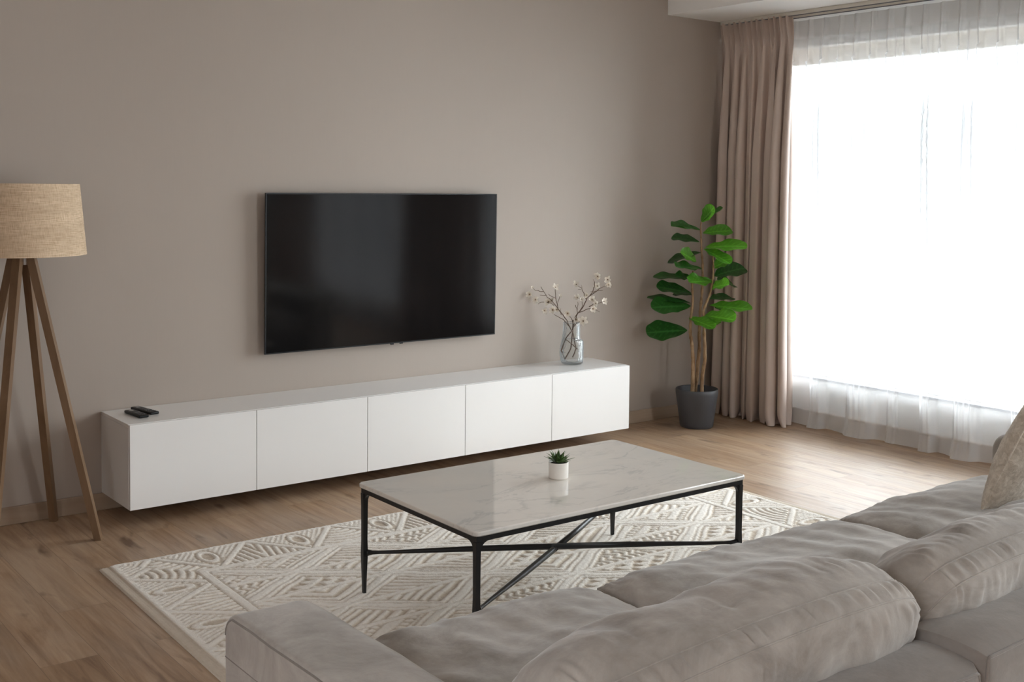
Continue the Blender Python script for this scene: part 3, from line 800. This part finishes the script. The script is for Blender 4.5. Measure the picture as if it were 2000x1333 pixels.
def leaf_mesh(L, Wd, cup, droop, wave, seed):
    nu, nv = 34, 15; rs = np.random.RandomState(seed)
    t = np.sin(np.linspace(0, PI/2, nu))[:, None]**1.3; s = np.linspace(-1, 1, nv)[None, :]
    wprof = (t+.004)**.80*np.clip(1.0005-t, 0, 1)**.42*(1-.07*np.exp(-((t-.34)/.10)**2)); wprof = wprof/wprof.max(); wprof = np.maximum(wprof, .014)
    wprof = wprof*(1+.05*np.sin(t*19+seed))
    x = L*(t + .012*np.abs(s)*np.sin(t*9)); y = Wd/2*wprof*s
    z = cup*Wd*(s**2)*wprof + droop*L*(-(t**2)) + wave*.75*Wd*np.sin(t*13+seed+s*1.2)*np.abs(s)**2*wprof
    z = z - .012*np.abs(np.sin(t*22-np.abs(s)*3.0))*Wd*(1-np.abs(s))*.6
    x = x - droop**2*L*t**2*.4
    me = grid_mesh('leaf', x+0*s, y, z+0*t)
    vein = np.exp(-(s/.055)**2)+0*t
    side = np.exp(-((((t*7.5-np.abs(s)*1.6) % 1)-.5)/.07)**2)*.65*(np.abs(s) < .9)
    a = me.attributes.new('vein', 'FLOAT', 'POINT'); a.data.foreach_set('value', np.clip(np.maximum(vein, side), 0, 1).ravel().astype(np.float32))
    return me
#        base         tip         width(seen) real_w  depth  cup  droop wave light
LV = [((350,134),(418,52),66,.095,-.05,.25,-.1,.05),((350,134),(462,58),22,.08,-.02,.2,.0,.1),
 ((348,180),(184,143),44,.12,-.06,.22,.08,.08),((360,196),(522,168),62,.125,.02,.12,.10,.05),
 ((342,243),(196,216),44,.11,.03,.15,.06,.06),((374,272),(584,243),64,.14,-.06,.10,.10,.06),
 ((352,300),(178,352),46,.12,.06,.12,.05,.05),((326,350),(242,290),64,.11,-.03,.2,.1,.06),
 ((366,280),(494,346),46,.11,-.09,.2,.05,.08),((360,388),(206,366),50,.13,-.09,.15,.03,.09),
 ((412,386),(492,344),48,.08,.03,.2,.1,.08),((424,428),(604,368),78,.15,.06,.12,.12,.04),
 ((300,442),(98,428),34,.13,.02,.12,.05,.05),((306,440),(215,420),44,.09,-.04,.18,.1,.1),
 ((416,452),(274,452),66,.13,-.10,.18,.0,.10),((404,494),(486,456),60,.10,-.07,.25,.1,.12),
 ((440,446),(552,468),72,.13,.08,.12,.1,.05),((302,520),(114,480),62,.14,-.02,.12,.04,.05),
 ((300,590),(84,584),88,.16,-.06,.12,.06,.04),((300,575),(70,548),30,.13,.05,.1,.02,.05),
 ((306,530),(208,524),30,.09,.05,.12,.1,.06),((404,552),(542,546),42,.12,.09,.12,.05,.05),
 ((400,585),(624,604),50,.15,-.04,.14,-.02,.08),((430,600),(560,628),42,.12,.05,.12,.08,.05),
 ((378,640),(520,650),84,.13,-.11,.25,.0,.14),((292,655),(412,690),58,.11,-.10,.2,.05,.08),
 ((284,722),(60,728),98,.17,-.03,.10,.04,.04),((372,702),(462,676),26,.08,-.02,.2,.0,.1)]
for i, (b0, tp, wpx, rw_, dd, cup, dr, wv) in enumerate(LV):
    A_ = pp(b0[0], b0[1], 0); B_ = pp(tp[0], tp[1], dd*1.3); v = B_-A_; L = v.length
    ax = v.normalized()
    want = min(.97, wpx*sc_/rw_)
    a = math.asin(want)-math.radians(4)
    nrm = Vector((0,0,1))*math.cos(a) - Fh*math.sin(a)
    nrm = (nrm-ax*nrm.dot(ax)).normalized()
    yv = nrm.cross(ax)
    o = mkobj('leaf', leaf_mesh(L, rw_, cup*.8, dr, wv, i), M['leaf_bright'] if i in (0,3,5,7,8,10,14,15,22,24,25,27) else M['leaf'], fp_)
    o.matrix_local = Matrix(((ax.x,yv.x,nrm.x,A_.x),(ax.y,yv.y,nrm.y,A_.y),(ax.z,yv.z,nrm.z,A_.z),(0,0,0,1)))

# ------------------------------------------------------------------ vase and magnolia branches
VX, VY = 2.742, -.150; VZ = ZTOP+.0004
vs = thing('glass_vase', 'clear textured glass vase with a stepped side on the right cabinet end', 'vase', (VX, VY, VZ))
def vase_mesh():
    # asymmetric: round belly on one side, stepped column on the other
    zz = [0, .004, .012, .03, .05, .07, .09, .11, .128, .141, .1455, .148, .152, .16, .19, .22, .245, .252]
    left = [.050, .058, .062, .067, .071, .0725, .0715, .068, .064, .062, .061, .060, .0595, .058, .054, .052, .0515, .0515]
    right = [.060, .068, .0715, .0725, .073, .073, .073, .073, .0725, .071, .066, .058, .0535, .0525, .052, .052, .0525, .0530]
    ax = math.atan2(Rh.y, Rh.x); n = 72; b = nb()
    def ring(k, off, z):
        out = []
        for j in range(n):
            a = 2*PI*j/n; f = .5+.5*math.tanh(3.2*math.cos(a)); rr = left[k]*(1-f)+right[k]*f-off
            rr *= (1-.16*math.sin(a)**2)
            out.append(b.verts.new((rr*math.cos(a+ax), rr*math.sin(a+ax), z)))
        return out
    rings = [ring(k, 0, z) for k, z in enumerate(zz)]
    inner = [ring(k, .0045, max(z, .014)) for k, z in reversed(list(enumerate(zz))) if z > .008]
    al = rings+inner
    for A_, B_ in zip(al, al[1:]):
        for j in range(n): b.faces.new((A_[j], A_[(j+1)%n], B_[(j+1)%n], B_[j]))
    b.faces.new(rings[0][::-1]); b.faces.new(inner[-1])
    bmesh.ops.recalc_face_normals(b, faces=b.faces); return b
obj('vase_body', vase_mesh(), M['vase'], vs, smooth=True)
k_ = .000459
def vp(X, Y, d=0):
    return Vector((VX, VY, 0)) + Rh*((X-672)*k_) + Fh*d + Vector((0,0,VZ+.004+(1262-Y)*k_))
def path(pts, n=4):
    out = []
    for a, c in zip(pts, pts[1:]):
        for i in range(n):
            t = i/n; q = vp(*[a[j]*(1-t)+c[j]*t for j in range(3)]); out.append(q+Vector((noise.noise(q*60), noise.noise(q*60+Vector((5,5,5))), noise.noise(q*60+Vector((9,2,7)))))*.0035)
    out.append(vp(*pts[-1])); return out
def flower(par, X, Y, d, size, tone):
    c = vp(X, Y, d)
    b = nb(); heart = b.verts.layers.float.new('heart')
    n = random.choice((5, 6, 6)); a0 = random.uniform(0, 6)
    face = (-Fh + Rh*random.uniform(-.8,.8) + Vector((0,0,random.uniform(-.2,.7)))).normalized(); size *= 1.12
    e1 = face.cross(Vector((0,0,1))).normalized(); e2 = face.cross(e1)
    for i in range(n):
        a = a0+2*PI*i/n+random.uniform(-.2,.2); di = e1*math.cos(a)+e2*math.sin(a); sd = face.cross(di)
        L = size*random.uniform(.8, 1.15); W_ = size*random.uniform(.32, .42); lift = random.uniform(.15, .7)
        rows = []
        for t in (0, .25, .55, .82, 1.0):
            wdt = W_*math.sin(PI*min(.96, .12+t*.80))**.8; ctr = c+di*(L*t)+face*(lift*L*t*t)
            row = [b.verts.new(ctr+sd*(wdt*s)+face*(wdt*.35*abs(s))) for s in (-1, 0, 1)]
            for v in row: v[heart] = max(0, .8-2.4*t)*tone
            rows.append(row)
        for r1, r2 in zip(rows, rows[1:]):
            for j in (0, 1): b.faces.new((r1[j], r1[j+1], r2[j+1], r2[j]))
    o = obj('flower', b, M['petal'], par, smooth=True)
    b = nb(); bmesh.ops.create_icosphere(b, subdivisions=1, radius=size*.16, matrix=Matrix.Translation(c+face*size*.08)); obj('flower_heart', b, M['seed'], o, smooth=True)
def branch(label, twigs, flowers):
    t = thing('flowering_branch', label, 'flowers', group='magnolia branches in the vase')
    b = nb()
    for pts, r0, r1 in twigs:
        P_ = path(pts); n = len(P_); tube(b, P_, [1.25*(r0+(r1-r0)*i/(n-1)) for i in range(n)], 6)
    obj('twig', b, M['twig'], t, smooth=True)
    for f in flowers: flower(t, *f)
z_ = 0
branch('dry twig with cream blossoms fanning out to the left of the vase',
 [([(590,1205,-.015),(535,1085,-.035),(600,920,-.02),(672,840,-.005),(610,700,-.01),(490,540,-.02),(460,400,-.02),(450,290,-.02)], .0032, .0016),
  ([(655,790,0),(560,690,.01),(440,625,.01)], .0026, .0012), ([(490,540,-.02),(400,430,-.03),(350,390,-.03),(300,320,-.03),(262,255,-.03)], .0022, .001),
  ([(300,320,-.03),(240,310,-.03),(190,300,-.03),(155,268,-.03)], .0016, .0009), ([(330,370,-.03),(250,365,-.03)], .0014, .0008),
  ([(440,500,-.02),(410,480,-.02),(330,458,-.01),(250,468,0)], .0018, .0009), ([(465,410,-.02),(380,370,-.02),(360,350,-.02)], .0015, .0008),
  ([(490,460,-.02),(505,400,-.01),(515,350,-.01)], .0015, .0008), ([(535,630,0),(520,570,.01),(530,545,.01)], .0014, .0008), ([(260,470,0),(230,490,0)], .001, .0006)],
 [(118,355,-.03,.020,.9),(195,432,0,.019,.4),(150,265,-.03,.009,0),(450,262,-.02,.020,.3),(365,455,-.01,.021,1),(425,565,.01,.021,1),(315,575,.01,.019,1),(478,560,0,.017,.6),(410,430,-.02,.015,.3),(515,375,-.01,.010,.8)])
branch('dry twig with white blossoms reaching up to the right of the vase',
 [([(590,1210,.01),(670,1060,.0),(685,850,.0),(690,700,0),(750,610,0),(820,520,0),(870,410,.01),(930,345,.01),(965,260,.02),(968,190,.02)], .0034, .0016),
  ([(900,380,.01),(980,330,.02),(1060,270,.03),(1140,235,.03)], .0022, .0011), ([(860,420,.01),(835,350,0),(800,275,0),(735,240,-.01)], .002, .001),
  ([(800,275,0),(795,235,0)], .001, .0007), ([(950,330,.01),(1010,310,.02),(1080,305,.02)], .0018, .0009), ([(790,290,0),(750,290,0)], .001, .0006),
  ([(770,590,0),(830,575,.01),(900,545,.02),(1000,565,.02),(1040,590,.02)], .0022, .0009), ([(900,520,.02),(980,480,.02),(1070,462,.02)], .0018, .0009),
  ([(960,320,.02),(920,320,.02),(905,330,.02)], .001, .0006), ([(968,190,.02),(950,160,.02)], .001, .0007)],
 [(1008,122,.02,.022,.2),(1140,165,.03,.021,.2),(1155,232,.03,.018,.3),(1010,248,.02,.020,.2),(725,225,-.01,.019,.2),(865,368,.0,.017,.1),(935,425,.0,.021,.2),(985,470,-.01,.020,.2),(1092,450,.02,.021,.2),(945,540,-.01,.020,.5)])
branch('short dry twig with cream blossoms low over the vase mouth',
 [([(755,1080,.015),(680,1010,.0),(600,950,-.02)], .0026, .002), ([(690,1190,.02),(735,1080,.02),(705,940,.01),(690,830,0),(715,700,-.02),(742,610,-.02),(740,540,-.02),(715,490,-.02)], .0030, .0012),
  ([(742,560,-.02),(748,480,-.02),(745,450,-.02)], .0016, .0009), ([(700,790,0),(740,720,-.01),(800,690,-.02)], .002, .001), ([(700,760,0),(660,660,-.03),(625,610,-.03)], .002, .001),
  ([(742,610,-.02),(800,520,-.03),(805,420,-.03),(740,392,-.03)], .0016, .0009)],
 [(615,600,-.03,.021,1),(820,700,-.02,.025,.15),(735,685,-.02,.018,.7),(740,392,-.03,.018,.1),(795,410,-.03,.013,.1)])

# ------------------------------------------------------------------ sofa
def cushion_mesh(L, H, g, cf, cb, rnd=.35, p=2.4, fine=.012, seed=0, gather=.004, wrinkle=.008, gperiod=.022, gl=.055, sag=0, side_bulge=.012, bands=6, lump=.0):
    """box cushion: X length, Y height, Z thickness; g gusset width, cf/cb crown of the two panels"""
    nx = max(8, int(L/fine)); ny = max(8, int(H/fine))
    a = np.linspace(-1, 1, nx+1); c = np.linspace(-1, 1, ny+1)
    # concentrate rows towards the edges
    a = np.sin(a*PI/2*.93)/math.sin(PI/2*.93); c = np.sin(c*PI/2*.93)/math.sin(PI/2*.93)
    b = nb()
    def outline(u, v):
        x = L/2*u*math.sqrt(1-rnd*.5*v*v*u*u*u*u); y = H/2*v*math.sqrt(1-rnd*.5*u*u*v*v*v*v); return x, y
    off = Vector((seed*3.1, seed*1.7, seed*.9))
    def disp(P, n, edge, along):
        w = wrinkle*(noise.fractal(P*5+off, .9, 2.0, 4)) + wrinkle*.55*noise.noise(Vector((P.x*16, P.y*5, P.z*5))+off)
        if gather:
            k = along/gperiod+1.3*noise.noise(Vector((along*14, edge*9, 0))+off)
            am = gather*math.exp(-edge/(gl*(.6+.8*abs(noise.noise(Vector((along*9, 3, 1))+off)))))*(.4+abs(noise.noise(Vector((along*7, 0, 5))+off))*1.6)
            w += am*math.sin(2*PI*k)
        return P+n*w
    top = []; bot = []
    for j, v in enumerate(c):
        rt = []; rb = []
        for i, u in enumerate(a):
            x, y = outline(u, v)
            f = ((1-abs(u)**(p*L/H if L > H else p))*(1-abs(v)**(p*H/L if H > L else p)))
            f = max(f, 0)**.50
            ex = L/2*(1-abs(u)); ey = H/2*(1-abs(v)); edge = min(ex, ey); along = x if ey < ex else y
            lf = 1+lump*noise.noise(Vector((x*3, y*3, 0))+off)
            P1 = Vector((x, y, g/2+cf*f*lf)); P2 = Vector((x, y, -g/2-cb*f*lf))
            n1 = Vector((u*.3*(1-f), v*.5*(1-f), 1)).normalized(); n2 = Vector((u*.3*(1-f), v*.5*(1-f), -1)).normalized()
            e = min(1, edge/.02)
            q1 = disp(P1, n1, edge, along); q2 = disp(P2, n2, edge, along)
            rt.append(b.verts.new(P1.lerp(q1, e))); rb.append(b.verts.new(P2.lerp(q2, e)))
        top.append(rt); bot.append(rb)
    for j in range(ny):
        for i in range(nx):
            b.faces.new((top[j][i], top[j][i+1], top[j+1][i+1], top[j+1][i])); b.faces.new((bot[j][i], bot[j+1][i], bot[j+1][i+1], bot[j][i+1]))
    # gusset
    loop = [(0, i) for i in range(nx)]+[(j, nx) for j in range(ny)]+[(ny, i) for i in range(nx, 0, -1)]+[(j, 0) for j in range(ny, 0, -1)]
    prev = [top[j][i] for j, i in loop]; last = [bot[j][i] for j, i in loop]
    rings = [prev]
    for k in range(1, bands):
        t = k/bands; ring = []
        for vt, vb in zip(prev, last):
            P = vt.co.lerp(vb.co, t); d = Vector((P.x/(L/2), P.y/(H/2), 0)); d = Vector((abs(d.x)**8*(1 if d.x > 0 else -1), abs(d.y)**8*(1 if d.y > 0 else -1), 0))
            d = d.normalized() if d.length > 1e-6 else Vector((0,0,0)); al = P.x if abs(d.y) > abs(d.x) else P.y
            s = math.sin(PI*t); wob = gather*.9*s*math.sin(2*PI*(al/gperiod+1.3*noise.noise(Vector((al*14, 0, 0))+off)))*(.4+1.2*abs(noise.noise(Vector((al*7, 0, 5))+off)))
            ring.append(b.verts.new(P+d*(side_bulge*s**.5+wob)))
        rings.append(ring)
    rings.append(last); n = len(loop)
    for r1, r2 in zip(rings, rings[1:]):
        for j in range(n): b.faces.new((r1[j], r2[j], r2[(j+1)%n], r1[(j+1)%n]))
    if sag:
        for v in b.verts: v.co.z -= sag*(1-(v.co.x/(L/2))**2)
    bmesh.ops.recalc_face_normals(b, faces=b.faces)
    return b, [tuple(v.co) for v in prev], [tuple(v.co) for v in last]
def piping(loop, r, m, par, name='seam_piping'):
    b = nb(); pts = [Vector(p) for p in loop][::2]; n = len(pts); m_ = 6; rings = []
    for i, p in enumerate(pts):
        t = (pts[(i+1)%n]-pts[i-1]).normalized(); a = (Vector((0,0,1))-t*t.z).normalized(); c = t.cross(a)
        rings.append([b.verts.new(p+(a*math.cos(2*PI*k/m_)+c*math.sin(2*PI*k/m_))*r) for k in range(m_)])
    for i in range(n):
        A_, B_ = rings[i], rings[(i+1)%n]
        for k in range(m_): b.faces.new((A_[k], A_[(k+1)%m_], B_[(k+1)%m_], B_[k]))
    return obj(name, b, m, par, smooth=True)

sofa = thing('sofa', 'long grey suede sofa with its back to the camera facing the television', 'sofa', (0, 0, 0))
SX0, SX1 = -.665, 2.78
# base
obj('base', bx(SX0+.02, SX1-.02, -4.17, -3.02, .07, .27), M['sofa2'], sofa, smooth=True, bevel=.02, seg=3)
for x in (SX0+.10, SX1-.10):
    for y in (-4.1, -3.14):
        b = nb(); tube(b, [(x, y, .0005 if y < -3.2 else .0145), (x, y, .075)], [.018, .024], 16); obj('foot', b, M['black_plastic'], sofa)
# arms : profile in the y-z plane with a softly rounded, slightly crowned top
def arm(x0, x1, outer):
    yf, yb, zt_, zb_ = -2.955, -4.20, .562, .07
    prof = []
    def arc(cy0, cz0, r, a0, a1, n=8):
        for i in range(n+1): a = a0+(a1-a0)*i/n; prof.append((cy0+r*math.cos(a), cz0+r*math.sin(a)))
    prof.append((yf, zb_)); arc(yf-.045, zt_-.045-.004, .045, 0, PI/2)
    for i in range(1, 12): y = yf-.045+(yb+.045-yf+.045)*i/12; prof.append((y, zt_-.004+.006*math.sin(PI*i/12)+.0015*math.sin(i*2.1)))
    arc(yb+.045, zt_-.049, .045, PI/2, PI); prof.append((yb, zb_))
    b = nb(); nxs = 9; rings = []
    for k in range(nxs+1):
        t = k/nxs; u = 2*t-1
        # inner edge soft (radius .05), outer edge crisp
        rin, rout = .060, .012
        x = x0+(x1-x0)*t
        di = (x1-x) if outer < 0 else (x-x0); do = (x-x0) if outer < 0 else (x1-x)
        rings.append((x, di, do))
    xs = []
    Wd = x1-x0
    for d_in in (0, .004, .010, .018, .028, .040, .054, .068): xs.append(('i', d_in))
    for d_out in (.045, .020, .012, .006, .002, 0): xs.append(('o', d_out))
    RR = []
    for kind, d in xs:
        if kind == 'i': r = .068; drop = r-math.sqrt(max(0, r*r-(r-d)**2)) if d < r else 0; x = (x1-d) if outer < 0 else (x0+d)
        else: r = .012; drop = r-math.sqrt(max(0, r*r-(r-d)**2)) if d < r else 0; x = (x0+d) if outer < 0 else (x1-d)
        ring = []
        for (y, z) in prof:
            f = min(1, max(0, (z-.30)/.2)); cyy, czz = -3.58, .30
            zz = z - drop*f
            yy = y
            if y > yf-.05: yy = y - drop*.55
            ring.append(b.verts.new((x, yy, zz)))
        RR.append(ring)
    for a, c in zip(RR, RR[1:]):
        for j in range(len(prof)-1): b.faces.new((a[j], a[j+1], c[j+1], c[j]))
    for ring in (RR[0], RR[-1]): b.faces.new(ring)
    for a, c in zip(RR, RR[1:]): b.faces.new((a[0], c[0], c[-1], a[-1]))
    bmesh.ops.recalc_face_normals(b, faces=b.faces)
    bmesh.ops.triangulate(b, faces=[f for f in b.faces if len(f.verts) > 4])
    o = obj('arm', b, M['sofa'], sofa, smooth=True); o.data.set_sharp_from_angle(angle=math.radians(42))
    ex = x0+.001 if outer < 0 else x1-.001
    b = nb(); tube(b, [(ex, y+ (-.006 if y > yf-.03 else 0), z-.008) for y, z in prof[1:-1]], .0028, 6)
    obj('seam_piping', b, M['sofa2'], o, smooth=True)
    b = nb(); tube(b, [(ex-.0005*(-outer), y, .455) for y in (yf-.004, -3.5, yb+.01)], .0016, 6); obj('seam_piping', b, M['sofa2'], o)
arm(SX0, -.435, -1); arm(2.535, SX1, 1)
# seat cushions
for i, (x0, x1, zc) in enumerate(((-.43, .405, .325), (.41, 1.49, .325), (1.495, 2.53, .325))):
    L = x1-x0; H = .93
    bm_, l1, l2 = cushion_mesh(L+.012, H, .13, .070, .012, rnd=.20, p=3.2, seed=i+1, gather=.004, wrinkle=.011, gl=.06, side_bulge=.024, fine=.013, lump=.25)
    o = obj('seat_cushion', bm_, M['sofa'], sofa, smooth=True); o.location = ((x0+x1)/2, -2.972-H/2, zc)
    p_ = piping(l1, .003, M['sofa'], o)
# back frames
for i, (x0, x1, zt_) in enumerate(((-.432, .388, .607), (.398, 1.485, .630), (1.495, 2.532, .630))):
    L = x1-x0; Hh = zt_-.12
    bm_, l1, l2 = cushion_mesh(L, Hh, .19, .012, .020, rnd=.10, p=4, seed=i+11, gather=.0, wrinkle=.004, side_bulge=.030, fine=.016, bands=10)
    o = obj('backrest_frame', bm_, M['sofa2'], sofa, smooth=True); o.rotation_euler = (PI/2, 0, 0); o.location = ((x0+x1)/2, -4.095, .12+Hh/2-.028)
    piping(l1, .0035, M['sofa2'], o); piping(l2, .0035, M['sofa2'], o)
# loose back cushions
labs = ['puffy grey back cushion at the left end of the sofa, nearest the camera', 'puffy grey back cushion in the middle of the sofa, right of the nearest one', 'puffy grey back cushion at the window end of the sofa']
th_ = math.radians(30)
hdir = Vector((0, -math.sin(th_), math.cos(th_))); ndir = Vector((0, math.cos(th_), math.sin(th_)))
for i, (x0, x1, dz, cf_) in enumerate(((-.56, .425, 0, .205), (.43, 1.49, .0, .165), (1.50, 2.52, 0, .165))):
    L = x1-x0; H = .47
    bm_, l1, l2 = cushion_mesh(L, H, .050, cf_, .060, rnd=.60, p=2.0, seed=i+21, gather=.0085, wrinkle=.014, gl=.048, side_bulge=.006, fine=.0095, gperiod=.024, lump=.15)
    o = obj('back_cushion', bm_, M['sofa'], None, smooth=True)
    ctr = Vector(((x0+x1)/2, -4.050, .725+dz)) - hdir*(H/2)
    # local X -> -X keeps right-handedness : X x Y = Z  (X, hdir, ndir)
    Xv = hdir.cross(ndir); h_ = hdir
    if i == 0: a_ = math.radians(2.6); Xv, h_ = Xv*math.cos(a_)-h_*math.sin(a_)*(1 if Xv.x < 0 else -1), h_*math.cos(a_)+Xv*math.sin(a_)*(1 if Xv.x < 0 else -1)
    o.matrix_world = Matrix(((Xv.x, h_.x, ndir.x, ctr.x), (Xv.y, h_.y, ndir.y, ctr.y), (Xv.z, h_.z, ndir.z, ctr.z), (0,0,0,1)))
    tag(o, labs[i], 'cushion', 'loose grey back cushions')
    piping(l1, .0022, M['sofa'], o); piping(l2, .0022, M['sofa'], o)
# cream throw pillow
bm_, l1, l2 = cushion_mesh(.50, .50, .006, .085, .085, rnd=.12, p=2.0, seed=33, gather=.003, wrinkle=.010, side_bulge=.0, fine=.012, bands=2)
o = obj('throw_pillow', bm_, M['cream'], None, smooth=True); tag(o, 'cream textured throw pillow standing on the right end of the sofa seat', 'pillow')
piping(l1, .004, M['cream'], o)
ua = Vector((.17, -.36, .92)).normalized(); xa = Vector((1, .10, 0)); xa = (xa-ua*xa.dot(ua)).normalized(); nrm = xa.cross(ua)
ctr = Vector((1.845, -3.335, .455)) + xa*.24 + ua*.245
o.matrix_world = Matrix(((xa.x,ua.x,nrm.x,ctr.x),(xa.y,ua.y,nrm.y,ctr.y),(xa.z,ua.z,nrm.z,ctr.z),(0,0,0,1)))
